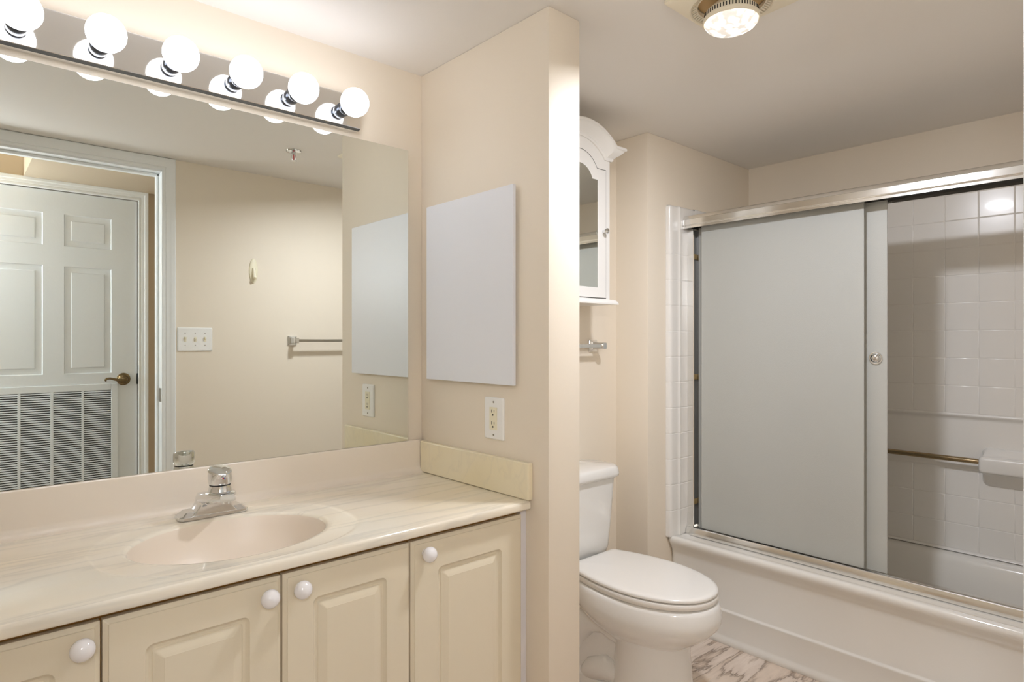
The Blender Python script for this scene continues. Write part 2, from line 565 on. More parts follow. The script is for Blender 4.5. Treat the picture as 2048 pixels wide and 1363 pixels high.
# ------------------------------------------------------------------ countertop with integral basin
ct = thing('countertop', 'cream cultured marble vanity countertop with integral oval sink', 'countertop', (0.44, 1.49, 0.80))
N = 128
CX, CY, ZT = 0.476, 1.463, 0.812
rx0, rx1, ry0, ry1 = -0.37, 1.162, 1.231, 1.742
def ray_rect(c, s):
    t = 1e9
    if c > 1e-9: t = min(t, (rx1 - CX) / c)
    if c < -1e-9: t = min(t, (rx0 - CX) / c)
    if s > 1e-9: t = min(t, (ry1 - CY) / s)
    if s < -1e-9: t = min(t, (ry0 - CY) / s)
    return (CX + t * c, CY + t * s)
angs = [2 * math.pi * i / N for i in range(N)]
for x, y in ((rx0, ry0), (rx0, ry1), (rx1, ry0), (rx1, ry1)):
    a = math.atan2(y - CY, x - CX) % (2 * math.pi)
    i = min(range(N), key=lambda k: abs((angs[k] - a + math.pi) % (2 * math.pi) - math.pi))
    angs[i] = a
def el(a, b, n, z):
    out = []
    for t in angs:
        c, s = math.cos(t), math.sin(t)
        r = (abs(c / a) ** n + abs(s / b) ** n) ** (-1 / n)
        out.append((CX + r * c, CY + r * s, z))
    return out
A, B = 0.205, 0.160
basin = [el(A * s, B * s, 2, ZT + z) for s, z in ((.10, -.128), (.30, -.127), (.52, -.121), (.70, -.106), (.83, -.082), (.91, -.055), (.955, -.032), (.98, -.016), (1.0, -.0085))]
deck = [el(A * 1.0, B * 1.0, 2, ZT - .0085), el(A * 1.015, B * 1.015, 2, ZT - .0045), el(A * 1.04, B * 1.04, 2, ZT - .0022), el(A * 1.08, B * 1.08, 2.1, ZT - .0012),
        el(.262, .205, 2.5, ZT - .0016), el(.268, .2105, 2.5, ZT - .0006), el(.272, .2145, 2.5, ZT + .0004), el(.278, .219, 2.5, ZT)]
outer = [ray_rect(math.cos(t), math.sin(t)) for t in angs]
deck.append([(x, y, ZT) for x, y in outer])
def grow(d, z):
    out = []
    for x, y in outer:
        nx = x + (d if abs(x - rx1) < 1e-6 else (-d if abs(x - rx0) < 1e-6 else 0))
        ny = y + (d if abs(y - ry1) < 1e-6 else (-d if abs(y - ry0) < 1e-6 else 0))
        out.append((nx, ny, z))
    return out
deck += [grow(.0025, ZT - .0005), grow(.005, ZT - .003), grow(.006, ZT - .007), grow(.006, ZT - .018), grow(.005, ZT - .0215), grow(.002, ZT - .023), grow(-.02, ZT - .023)]
MB().loft(deck, cap0=False, cap1=False).build('counter_deck', M['counter'], ct, 60)
MB().loft(basin, cap0=True, cap1=False).build('basin', M['bowl'], ct, 60)
dr = MB().lathe([(0, .0), (.022, .0), (.023, .002), (.018, .004), (.012, .003), (0, .0035)], (CX, CY, ZT - .128), (0, 0, 1), 28)
dr.build('drain', M['chrome'], ct)
bs = [(1.7695, .79), (1.7695, .9155), (1.757, .9165), (1.753, .9158), (1.7505, .9135), (1.7495, .910), (1.7495, .832), (1.748, .826), (1.744, .820), (1.738, .8155), (1.731, .8125), (1.724, .8119), (1.724, .805), (1.73, .79)]
MB().prism(bs, lambda p: (-.37, p[0], p[1]), lambda p: (1.163, p[0], p[1])).build('backsplash', M['splash'], ct, 30)
ss = MB().box(1.162, 1.1815, 1.2285, 1.7495, .8118, .9125, .004, 3)
ss.build('side_splash', M['sidesplash'], ct)

# ------------------------------------------------------------------ vanity cabinet
vc = thing('vanity_cabinet', 'cream vanity base cabinet with raised-panel doors under the marble counter', 'cabinet', (0.44, 1.5, 0))
cb = MB()
cb.box(-.37, 1.158, 1.268, 1.28, .09, .788)
cb.box(-.37, 1.158, 1.28, 1.76, .09, .10)
cb.box(-.37, -.352, 1.28, 1.76, .09, .788)
cb.box(1.142, 1.158, 1.28, 1.76, .09, .788)
cb.box(-.37, 1.158, 1.32, 1.335, 0, .09)
cb.build('carcass', M['carcass'], vc)
MB().box(1.1605, 1.1815, 1.256, 1.30, 0, .7885, .001, 1).build('filler_strip', M['filler'], vc)
def vanity_door(x0, x1, z0, z1, kx, kz):
    mb = MB()
    y = 1.246
    f = lambda p, d: (p[0], y + d, p[1])
    def rr(t, r): return rrect(x0 + t, x1 - t, z0 + t, z1 - t, r)
    g0 = .062 if x1 - x0 < .32 else .074
    rings = []
    for t, d, r in ((0, .020, .001), (0, .0065, .001), (.002, .005, .002), (.0075, .0018, .002), (.0085, .0, .002), (g0, 0, .014), (g0 + .003, .0045, .012), (g0 + .007, .0075, .009),
                    (g0 + .012, .008, .006), (g0 + .014, .0055, .005), (g0 + .017, .005, .004), (g0 + .024, .0018, .003), (g0 + .030, .0006, .002), (g0 + .031, .0, .001)):
        rings.append([f(p, d) for p in rr(t, r)])
    mb.loft(rings)
    o = mb.build('door', M['cabinet'], vc, 30)
    k = MB()
    k.lathe([(0, 0), (.009, 0), (.008, .004), (.0078, .008), (.011, .0085), (.0152, .0115), (.0178, .0165), (.0184, .0205), (.0176, .0252), (.0152, .0295), (.0115, .0330), (.0065, .0354), (0, .0362)], (kx, 1.2461, kz), (0, -1, 0), 32)
    k.build('knob', M['knob'], o)
ZD = .7725
vanity_door(-.115, .191, .12, ZD, .163, .741)
vanity_door(.1945, .4985, .12, ZD, .4685, .7405)
vanity_door(.5025, .8015, .12, ZD, .5345, .7405)
vanity_door(.806, 1.1585, .12, ZD, .8425, .7415)

# ------------------------------------------------------------------ faucet
fc = thing('faucet', 'single-handle chrome faucet at the back of the oval sink', 'faucet', (0.49, 1.665, ZT))
fx = 0.4905
bp = MB()
# low base plate with chamfered wing ends
def plate(dx, dy, z):
    return [(fx - .080 + dx, 1.645 + dy * .6, z), (fx - .072 + dx * .6, 1.636 + dy, z), (fx + .072 - dx * .6, 1.636 + dy, z), (fx + .080 - dx, 1.645 + dy * .6, z),
            (fx + .080 - dx, 1.686 - dy * .6, z), (fx + .072 - dx * .6, 1.694 - dy, z), (fx - .072 + dx * .6, 1.694 - dy, z), (fx - .080 + dx, 1.686 - dy * .6, z)]
bp.loft([plate(0, 0, ZT + .0002), plate(0, 0, ZT + .007), plate(.004, .003, ZT + .0095), plate(.016, .008, ZT + .018), plate(.019, .010, ZT + .0185)])
bp.build('base_plate', M['chrome'], fc, 20)
HY = 1.599            # handle axis, forward of the base
fb = MB()
# swept body: wings rise in a concave curve to the central column
def half(z):
    t = max(0.0, min(1.0, (z - ZT) / .05))
    return .034 + .034 * (1 - t) ** 2.6
rings = []
for i in range(12):
    z = ZT + .004 + .042 * i / 11
    h = half(z)
    yb, yf_ = 1.690 - .004 * i / 11, 1.637 - .010 * (i / 11) ** 2
    rings.append([(p[0], p[1], z) for p in rrect(fx - h, fx + h, yf_, yb, .006, 3)])
fb.loft(rings)
# spout hood: overhangs the column and runs forward, narrowing
sp_r = []
for y, hw, zb, zt, r in ((1.694, .030, .842, .864, .008), (1.672, .036, .842, .870, .008), (1.645, .037, .846, .875, .008), (1.615, .036, .850, .8795, .008), (1.592, .033, .854, .882, .007), (1.574, .027, .858, .883, .006),
                         (1.560, .020, .8615, .8825, .005), (1.552, .0165, .864, .880, .004)):
    sp_r.append([(p[0], y, p[1]) for p in rrect(fx + .001 - hw, fx + .001 + hw, zb, zt, r, 3)])
fb.loft(sp_r)
fb.lathe([(0, 0), (.030, 0), (.0265, .008), (.0242, .018), (.024, .0205), (0, .0205)], (fx - .0015, HY, .876), (0, 0, 1), 36)
fb.lathe([(0, 0), (.0085, 0), (.0085, .006), (0, .006)], (fx + .001, 1.566, .857), (0, 0, 1), 20)
fb.build('spout', M['chrome'], fc, 32)
MB().lathe([(0, 0), (.0235, 0), (.0235, .003), (0, .003)], (fx - .0015, HY, .8965), (0, 0, 1), 32).build('collar_seal', M['dark'], fc)
hd = MB()
rings = []
n = 40
for r, z, lip, tilt in ((.0245, .8995, 0, 0), (.0264, .904, 0, 0), (.0272, .914, .001, 0), (.027, .922, .004, -.002), (.0268, .9295, .011, -.005), (.0262, .9325, .013, -.0065), (.0245, .9345, .012, -.0068), (.012, .938, .005, -.003), (.001, .9395, 0, 0)):
    ring = []
    for k in range(n):
        a = 2 * math.pi * k / n
        x, y = r * math.cos(a), r * math.sin(a)
        fr = max(0.0, -math.sin(a)) ** 3
        ring.append((fx - .0015 + x * (1 - .25 * fr * (lip > .004)), HY + y - lip * fr, z + tilt * (-math.sin(a))))
    rings.append(ring)
hd.loft(rings)
ho = hd.build('handle', M['chrome'], fc, 40)
dcx, dcy, dcz = fx - .0015, HY - .0290, .917
MB().box(dcx - .0035, dcx, dcy - .001, dcy + .002, dcz - .0028, dcz + .0028, .0005, 1).build('hot_mark', M['red'], ho)
MB().box(dcx, dcx + .003, dcy - .001, dcy + .002, dcz - .0028, dcz + .0028, .0005, 1).build('cold_mark', M['blue'], ho)

# ------------------------------------------------------------------ white panel and outlet on the dividing wall
wp = thing('blank_panel', 'blank white rectangular panel hung on the dividing wall above the outlet', 'panel', (XS, 1.5, 1.4))
wp['kind'] = 'thing'
# sheet with turned-back edges, held off the wall by a smaller spacer
f = lambda p, d: (XS - d, p[0], p[1])
def pr_(t, r): return rrect(1.289 + t, 1.711 - t, 1.119 + t, 1.678 - t, r, 3)
mb = MB()
mb.loft([[f(p, d) for p in pr_(t, r)] for t, d, r in ((.003, .0085, .001), (.0008, .009, .0015), (0, .010, .0015), (0, .0185, .0015), (.0008, .0197, .0015), (.002, .020, .001))])
mb.build('sheet', M['panel'], wp)
MB().box(XS - .0085, XS - .0002, 1.318, 1.69, 1.14, 1.655).build('spacer', M['trim'], wp)

op = thing('wall_outlet', 'white receptacle plate with ivory double outlet on the dividing wall', 'outlet', (XS, 1.388, 1.018))
oy, oz = 1.3885, 1.0185
mb = MB()
mb.loft([[(XS - d, p[0], p[1]) for p in rrect(oy - .0425 + t, oy + .0425 - t, oz - .061 + t, oz + .061 - t, .005, 4)] for t, d in ((0, .0002), (0, .003), (.0015, .0052), (.004, .0062), (.0045, .0063))])
mb.build('plate', M['plate'], op)
rc = MB()
rc.loft([[(XS - d, p[0], p[1]) for p in rrect(oy - .0165 + t, oy + .0165 - t, oz - .033 + t, oz + .033 - t, .002, 3)] for t, d in ((0, .004), (0, .0078), (.0008, .0084))])
ro = rc.build('receptacle', M['ivory'], op)
sl = MB()
for dz in (.017, -.0175):
    sl.box(XS - .0089, XS - .008, oy + .0045, oy + .0065, oz + dz + .000, oz + dz + .009)
    sl.box(XS - .0089, XS - .008, oy - .0062, oy - .0046, oz + dz + .001, oz + dz + .008)
    sl.lathe([(0, 0), (.0026, 0), (.0026, .0009), (0, .0009)], (XS - .008, oy, oz + dz - .0065), (-1, 0, 0), 14)
sl.build('slots', M['dark'], ro)
for dz in (.0475, -.0475):
    MB().lathe([(0, 0), (.003, 0), (.0028, .001), (0, .0013)], (XS - .0062, oy, oz + dz), (-1, 0, 0), 16).build('screw', M['steel'], op)

# ------------------------------------------------------------------ over-toilet wall cabinet
WC = 1.765
wc = thing('wall_cabinet', 'white arched wall cabinet with mirrored door above the toilet', 'cabinet', (WC, 1.68, 1.40))
def arch(h, zs, hs, za, n=16):
    """outline upper edge from +h to -h: shoulder at zs out to hs, then arc to apex za"""
    pts = [(h, zs), (hs, zs)]
    s = za - zs
    R = (hs * hs + s * s) / (2 * s)
    c = za - R
    a1 = math.asin(hs / R)
    for i in range(1, 2 * n):
        a = a1 - a1 * i / n
        pts.append((R * math.sin(a), c + R * math.cos(a)))
    pts += [(-hs, zs), (-h, zs)]
    return pts
cabp = [(-.178, 1.404), (.178, 1.404)] + arch(.178, 1.955, .148, 2.022)
mb = MB()
mb.prism([(WC + x, z) for x, z in cabp], lambda p: (p[0], 1.5855, p[1]), lambda p: (p[0], 1.7695, p[1]))
mb.build('carcass', M['cabwhite'], wc)
# cornice swept over the arch with mitred returns
mb = MB()
prof = [(0, .0), (.0, .008), (.006, .012), (.010, .012), (.016, .018), (.024, .030), (.034, .040), (.040, .045), (.042, .050), (.050, .050), (.054, .046), (.054, .0)]
rings = []
CH, CHS, CZS, CZA, CN = .178, .146, 1.948, 2.016, 28
_s = CZA - CZS
CR = (CHS * CHS + _s * _s) / (2 * _s)
CC = CZA - CR
def flat_ring(sx, wall=False):
    return [(WC + sx * (CH + v), 1.7695 if wall else 1.588 - v, CZS + u) for u, v in prof]
def arc_ring(f):
    out = []
    for u, v in prof:
        r = CR + u
        a1 = math.acos((CZS + u - CC) / r)          # where the offset arc meets the offset shoulder
        a = a1 * (1 - 2 * f)
        out.append((WC + r * math.sin(a), 1.588 - v, CC + r * math.cos(a)))
    return out
rings.append(flat_ring(1, True))
rings.append(flat_ring(1))
for i in range(CN + 1):
    rings.append(arc_ring(i / CN))
rings.append(flat_ring(-1))
rings.append(flat_ring(-1, True))
mb.loft(rings)
mb.build('cornice', M['cabwhite'], wc, 30)
# door frame: arched outline with arched opening
def dpoly(h, zb, zs, hs, za):
    return [(-h, zb), (h, zb)] + arch(h, zs, hs, za)
outp = dpoly(.153, 1.410, 1.908, .100, 1.966)
inp = dpoly(.1045, 1.449, 1.865, .074, 1.914)
mb = MB()
lay = [(outp, .0, 1.5848), (outp, 0, 1.5835), (outp, .0012, 1.5825), (inp, -.003, 1.5825), (inp, -.001, 1.5832), (inp, 0, 1.5838), (inp, 0, 1.5848)]
def shrink(poly, t, cx=0, cz=1.68):
    return [(x - min(abs(x), t) * math.copysign(1, x), z - t * math.copysign(1, z - cz)) for x, z in poly]
mb.loft([[(WC + x, y, z) for x, z in shrink(pl, t)] for pl, t, y in lay], cap0=True, cap1=False)
do = mb.build('door', M['cabwhite'], wc, 30)
mb = MB()
mb.prism([(WC + x * .999, z) for x, z in inp], lambda p: (p[0], 1.5842, p[1]), lambda p: (p[0], 1.5848, p[1]))
mb.build('mirror_glass', M['mirror'], do)
gp = MB()
gp.prism([(WC + x, z) for x, z in shrink(outp, -.0028)], lambda p: (p[0], 1.5851, p[1]), lambda p: (p[0], 1.5854, p[1]))
gp.build('door_gap_shade', M['dark'], wc)  # dark outline drawn for the shade between door and frame
kb = MB()
kb.lathe([(0, 0), (.006, 0), (.0055, .004), (.005, .010), (.009, .014), (.0115, .019), (.0105, .024), (.005, .0275), (0, .028)], (WC + .134, 1.5825, 1.668), (0, -1, 0), 10)
kb.build('knob', M['chrome'], do, 10)
mb = MB()
mb.prism([(1.7695, 1.404), (1.580, 1.404), (1.570, 1.402), (1.563, 1.396), (1.560, 1.390), (1.560, 1.385), (1.7695, 1.385)], lambda p: (WC - .178 - (1.588 - min(p[0], 1.588)) * .9, p[0], p[1]), lambda p: (WC + .178 + (1.588 - min(p[0], 1.588)) * .9, p[0], p[1]))
mb.build('bottom_moulding', M['cabwhite'], wc, 25)

# ------------------------------------------------------------------ towel bars
def towel_bar(label, x0, x1, z, ywall, sgn, bar_m):
    t = thing('towel_bar', label, 'towel bar', ((x0 + x1) / 2, ywall, z), 'square chrome towel bars')
    for x in (x0, x1):
        mb = MB()
        f = lambda hx, hz, d, r: [(x + p[0], ywall + sgn * d, z + p[1]) for p in rrect(-hx, hx, -hz, hz, r, 3)]
        mb.loft([f(.026, .026, .0003, .004), f(.026, .026, .005, .004), f(.024, .024, .008, .004), f(.012, .017, .016, .004), f(.011, .014, .045, .003), f(.012, .014, .052, .003),
                 f(.012, .014, .070, .003), f(.010, .012, .072, .003)])
        o = mb.build('post', M['chrome'], t, 30)
        for dz in (.017, -.017):
            MB().lathe([(0, 0), (.003, 0), (.0025, .0008), (0, .001)], (x + .0, ywall + sgn * .0068, z + dz + 0), (0, sgn, 0), 12).build('screw_hole', M['dark'], o)
    y = ywall + sgn * .060
    MB().box(x0 - .01, x1 + .01, y - .006, y + .006, z - .0075, z + .0075, .001, 1).build('rail', bar_m, t)
towel_bar('square chrome towel bar on the wall under the arched cabinet, behind the toilet', 1.46, 2.052, 1.2215, YW, -1, M['brushed'])
towel_bar('long towel bar on the cream wall opposite, seen only in the vanity mirror', 1.417, 2.03, 1.243, YO, 1, M['steel'])

# ------------------------------------------------------------------ toilet
TX = 1.826
tl = thing('toilet', 'white two-piece toilet with closed elongated lid beside the bathtub', 'toilet', (TX, 1.4, 0))
def egg(hw, yf_, yb, z, n=48, ymid=None, flat=2.0):
    ym = ymid if ymid is not None else yb - hw * 0.9
    pts = []
    for i in range(n):
        a = 2 * math.pi * i / n
        c, s = math.cos(a), math.sin(a)
        if s < 0:
            pts.append((TX + hw * math.copysign(abs(c) ** .92, c), ym + (ym - yf_) * s, z))
        else:
            pts.append((TX + hw * math.copysign(abs(c) ** (2 / flat), c), ym + (yb - ym) * abs(s) ** (2 / flat), z))
    return pts
bw = MB()
# bowl shell
bw.loft([egg(.100, 1.190, 1.46, .195, ymid=1.33), egg(.118, 1.170, 1.50, .220, ymid=1.34), egg(.146, 1.132, 1.55, .245, ymid=1.35), egg(.170, 1.095, 1.58, .272, ymid=1.36), egg(.186, 1.068, 1.60, .300, ymid=1.36),
         egg(.1905, 1.058, 1.61, .318, ymid=1.36), egg(.190, 1.058, 1.615, .340, ymid=1.36), egg(.186, 1.062, 1.62, .368, ymid=1.36), egg(.182, 1.067, 1.62, .379, ymid=1.36), egg(.176, 1.074, 1.615, .384, ymid=1.36)])
# pedestal column
def circ(cx, cy, rx_, ry_, z, n=40):
    return [(cx + rx_ * math.cos(2 * math.pi * k / n), cy + ry_ * math.sin(2 * math.pi * k / n), z) for k in range(n)]
bw.loft([circ(TX, 1.30, .146, .146, 0.0), circ(TX, 1.30, .145, .145, .012), circ(TX, 1.30, .140, .140, .05), circ(TX, 1.30, .132, .134, .11), circ(TX, 1.30, .128, .130, .17), circ(TX, 1.30, .128, .130, .21), circ(TX, 1.31, .134, .14, .25)])
# narrower rear body, trapway bulges and foot
bw.loft([[(p[0], p[1], z) for p in rrect(TX - h, TX + h, 1.34, yb, .05, 5)] for z, h, yb in ((0, .112, 1.66), (.03, .110, 1.66), (.045, .085, 1.65), (.2, .082, 1.65), (.30, .10, 1.66), (.36, .12, 1.70), (.39, .13, 1.72), (.392, .128, 1.718))])
for sx in (-1, 1):
    bw.tube([(TX + sx * .060, 1.38, .21), (TX + sx * .066, 1.45, .245), (TX + sx * .068, 1.52, .23), (TX + sx * .066, 1.58, .17), (TX + sx * .06, 1.62, .10), (TX + sx * .05, 1.63, .03)], [.04, .05, .052, .052, .05, .045], 16)
    bw.tube([(TX + sx * .075, 1.36, .075), (TX + sx * .082, 1.43, .085), (TX + sx * .078, 1.50, .055), (TX + sx * .07, 1.54, .02)], [.03, .045, .042, .03], 16)
bw.build('bowl', M['porcelain'], tl, 50)
def lidring(hw, yf_, yb, z, ym=1.33, hb=.128, inset=0.0):
    pts = []
    hb = hb - inset
    hwb = lambda y: hw - (hw - hb) * max(0, (y - ym) / (yb - ym)) ** 2.0
    m = 9
    for k in range(m):                     # right side, front to back
        y = ym + (yb - .006 - ym) * k / (m - 1)
        pts.append((TX + hwb(y), y, z))
    pts.append((TX + hb - .002, yb - .0015, z))
    for k in range(9):                     # straight hinge edge
        pts.append((TX + (hb - .007) * (1 - 2 * k / 8), yb, z))
    pts.append((TX - hb + .002, yb - .0015, z))
    for k in range(m):
        y = ym + (yb - .006 - ym) * (m - 1 - k) / (m - 1)
        pts.append((TX - hwb(y), y, z))
    for k in range(1, 28):                 # rounded front
        a = math.pi + math.pi * k / 28
        c, s_ = math.cos(a), math.sin(a)
        pts.append((TX + hw * math.copysign(abs(c) ** .92, c), ym + (ym - yf_) * s_, z))
    return pts
st = MB()
st.loft([lidring(.176, 1.074, 1.565, .3875, inset=.003), lidring(.1785, 1.071, 1.567, .390), lidring(.1795, 1.069, 1.568, .402), lidring(.178, 1.071, 1.567, .4065), lidring(.172, 1.077, 1.563, .408, inset=.006)])
st.build('seat', M['seat_plastic'], tl, 50)
for dx, yy in ((-.05, 1.085), (.05, 1.085), (-.14, 1.25), (.14, 1.25)):
    MB().lathe([(0, 0), (.006, 0), (.006, .0045), (0, .0045)], (TX + dx, yy + .02, .3838), (0, 0, 1), 12).build('bumper', M['seat_plastic'], tl)
ldm = MB()
ldm.loft([lidring(.172, 1.078, 1.572, .4105, inset=.005), lidring(.1775, 1.071, 1.577, .413), lidring(.178, 1.070, 1.578, .419), lidring(.176, 1.072, 1.5765, .423, inset=.002), lidring(.166, 1.085, 1.570, .4258, inset=.010),
          lidring(.150, 1.104, 1.555, .4268, inset=.024), lidring(.12, 1.14, 1.53, .4282, inset=.05), lidring(.05, 1.26, 1.45, .4305, inset=.095)])
ldm.build('lid', M['seat_plastic'], tl, 60)
for sx in (-1, 1):
    MB().box(TX + sx * .075 - .018, TX + sx * .075 + .018, 1.566, 1.600, .3925, .412, .005, 2).build('hinge', M['seat_plastic'], tl)
def tank_ring(h, yf_, z, r):
    out = []
    for p in rrect(TX - h, TX + h, yf_, 1.764, r, 8):
        # bowed front
        k = max(0.0, 1 - ((p[0] - TX) / h) ** 2) * .014 if p[1] < 1.66 else 0
        out.append((p[0], p[1] - k, z))
    return out
tk = MB()
tk.loft([tank_ring(.150, 1.620, .400, .05), tank_ring(.160, 1.612, .408, .052), tank_ring(.166, 1.606, .43, .055), tank_ring(.172, 1.602, .50, .055), tank_ring(.182, 1.597, .62, .055), tank_ring(.190, 1.594, .712, .055)])
tk.build('tank', M['porcelain'], tl, 50)
tkl = MB()
tkl.loft([tank_ring(.194, 1.588, .700, .055), tank_ring(.203, 1.580, .706, .06), tank_ring(.204, 1.578, .716, .06), tank_ring(.201, 1.582, .735, .06), tank_ring(.197, 1.586, .742, .06), tank_ring(.190, 1.594, .7455, .055), tank_ring(.10, 1.64, .748, .04)])
tkl.build('tank_lid', M['porcelain'], tl, 50)
MB().box(TX - .12, TX + .12, 1.62, 1.72, .392, .4, .002, 1).build('tank_gap_shade', M['dark'], tl)  # dark slab put in as the shade of the gap under the tank

# ------------------------------------------------------------------ bathtub
tb = thing('bathtub', 'white alcove bathtub with stepped apron behind the toilet', 'bathtub', (2.7, 0.85, 0))
TY0, TY1 = 0.112, 1.5995
ap = [(2.3655, 0.0), (2.364, .004), (2.3635, .012), (2.3655, .020), (2.371, .028), (2.3735, .036), (2.3725, .128), (2.3715, .1325), (2.3735, .1352), (2.380, .1375), (2.3815, .141), (2.380, .30), (2.376, .325), (2.366, .342), (2.358, .355), (2.3535, .366), (2.3535, .376), (2.3575, .383), (2.364, .3865), (2.375, .3865), (2.395, .383)]
mb = MB()
mb.loft([[(x + dx, y, z) for x, z in ap] for y, dx in ((TY0, 0), (TY1 - .03, 0), (TY1 - .018, .0015), (TY1 - .008, .006), (TY1, .016))], closed=False)
mb.build('apron', M['acrylic'], tb, 60)
def deckring(t0, t1, s0, s1, z, r):
    return [(p[0], p[1], z) for p in rrect(t0, t1, s0, s1, r, 8)]
mb = MB()
mb.loft([deckring(2.385, 3.087, TY0, TY1, .3835, .003), deckring(2.43, 3.04, .16, 1.535, .380, .03), deckring(2.505, 3.02, .19, 1.50, .377, .10), deckring(2.515, 3.012, .20, 1.49, .370, .10), deckring(2.522, 3.005, .21, 1.482, .352, .10),
         deckring(2.54, 2.99, .25, 1.46, .20, .11), deckring(2.56, 2.975, .30, 1.43, .10, .12), deckring(2.60, 2.94, .36, 1.38, .065, .12), deckring(2.68, 2.86, .5, 1.2, .06, .06)], cap0=False)
mb.build('basin', M['acrylic'], tb, 60)

# ------------------------------------------------------------------ moulded tile-pattern surround
sr = thing('tub_surround', 'glossy white moulded tile surround above the bathtub', 'tub surround', (3.0, 0.9, .385))
PZ = .1125
Z0 = .385
def tilegrid(mb, f, us, vs, g=.0022, d=.0016):
    for i in range(len(us) - 1):
        for j in range(len(vs) - 1):
            u0, u1, v0, v1 = us[i], us[i + 1], vs[j], vs[j + 1]
            rings = [[f(p[0], p[1], dd) for p in ((u0 + t, v0 + t), (u1 - t, v0 + t), (u1 - t, v1 - t), (u0 + t, v1 - t))] for t, dd in ((0, -d), (g * .6, -d * .75), (g, -d * .2), (g * 1.5, 0))]
            mb.loft(rings, cap0=False)
ycols = [0.1185 + .1145 * (k - .62) for k in range(0, 14)]
ycols = [max(.1105, y) for y in ycols if y < 1.57] + [1.574]
XB = 3.066
fb_ = lambda u, v, d: (XB - d, u, v)
mb = MB()
rows_low = [.3925] + [Z0 + PZ * k for k in (1, 2, 3)]
rows_hi = [Z0 + PZ * k for k in range(5, 13)] + [1.842]
tilegrid(mb, fb_, ycols, rows_low)
tilegrid(mb, fb_, ycols, rows_hi)
y0, y1 = ycols[0], ycols[-1]
# smooth recessed band between the tile fields, lower lip and the bottom lip
band = [(XB + .0016, rows_hi[0]), (XB - .002, rows_hi[0] - .003), (XB - .003, rows_hi[0] - .007), (XB - .0005, rows_hi[0] - .013), (XB + .008, rows_hi[0] - .019), (XB + .012, rows_hi[0] - .03), (XB + .012, .80), (XB + .010, .765), (XB + .005, .742), (XB + .001, .729), (XB + .0016, rows_low[-1])]
mb.loft([[(x, y, z) for x, z in band] for y in (y0, y1)], closed=False)
lip = [(XB + .0016, .3925), (XB - .006, .3905), (XB - .010, .386), (XB - .010, .3842)]
mb.loft([[(x, y, z) for x, z in lip] for y in (y0, y1)], closed=False)
capx = [(XB + .0016, 1.842), (XB + .002, 1.848), (XB + .008, 1.853), (3.0879, 1.855)]
mb.loft([[(x, y, z) for x, z in capx] for y in (y0, y1)], closed=False)
mb.build('long_panel', M['surround'], sr, 50)
# end panel: bullnose tile column at the outer edge, small bead, then the tile field
mb = MB()
poly = [(2.3455, 1.5995), (2.346, 1.590), (2.349, 1.583), (2.355, 1.578), (2.364, 1.5755), (2.396, 1.5745), (2.4035, 1.573), (2.4075, 1.569), (2.411, 1.5665), (2.416, 1.568), (2.420, 1.5695), (2.53, 1.5695)]
rows = [Z0 + PZ * k for k in range(0, 13)] + [1.838]
rings = []
def er(z, d): return [(x + (d if i < 3 else 0), y + (d if i >= 3 else 0), z) for i, (x, y) in enumerate(poly)]
rings.append(er(Z0 - .002, .0015))
for a, b in zip(rows, rows[1:]):
    if a > Z0 + PZ * 11.5:
        continue
    top = b if b < Z0 + PZ * 12 - .001 else 1.830
    rings += [er(a + .0008, .0014), er(a + .0022, .0004), er(a + .004, 0), er(top - .004, 0), er(top - .0022, .0004), er(top - .0008, .0014)] if top < 1.8 else [er(a + .0008, .0014), er(a + .004, 0), er(1.826, 0), er(1.832, .001), er(1.836, .004), er(1.838, .010)]
rings.append([(x, 1.5995, 1.8385) for x, y in poly])
mb.loft(rings, closed=False)
fe = lambda u, v, d: (u, 1.5695 - d, v)
xcols = [2.53] + [2.53 + .1072 * k for k in range(1, 6)]
xcols[-1] = 3.064
tilegrid(mb, fe, xcols, rows[:-1] + [1.838])
mb.loft([[(2.53, y, z), (3.086, y, z)] for y, z in ((1.5705, 1.838), (1.575, 1.8405), (1.5995, 1.841))], closed=False)
mb.build('end_panel', M['surround'], sr, 50)
# soap ledges and the bar between them
def ledge(ya, yb):
    mb = MB()
    hw, c = (yb - ya) / 2, (ya + yb) / 2
    def lr(x, za, zb, sh, r): return [(x, p[0], p[1]) for p in rrect(ya + sh, yb - sh, za, zb, r, 5)]
    mb.loft([lr(3.086, .66, .818, -.004, .02), lr(3.06, .672, .816, .004, .022), lr(3.048, .69, .812, .008, .02), lr(3.036, .712, .800, .006, .016), lr(3.022, .724, .790, .003, .013), lr(3.008, .728, .790, .001, .012), lr(3.000, .7285, .7895, .002, .012), lr(2.994, .731, .787, .006, .011), lr(2.991, .735, .783, .012, .010)])
    mb.build('soap_ledge', M['surround'], sr, 50)
ledge(.13, .609)
ledge(1.13, 1.50)
MB().tube([(3.022, .59, .767), (3.022, 1.15, .767)], .0105, 20).build('grab_bar', M['gold'], sr)

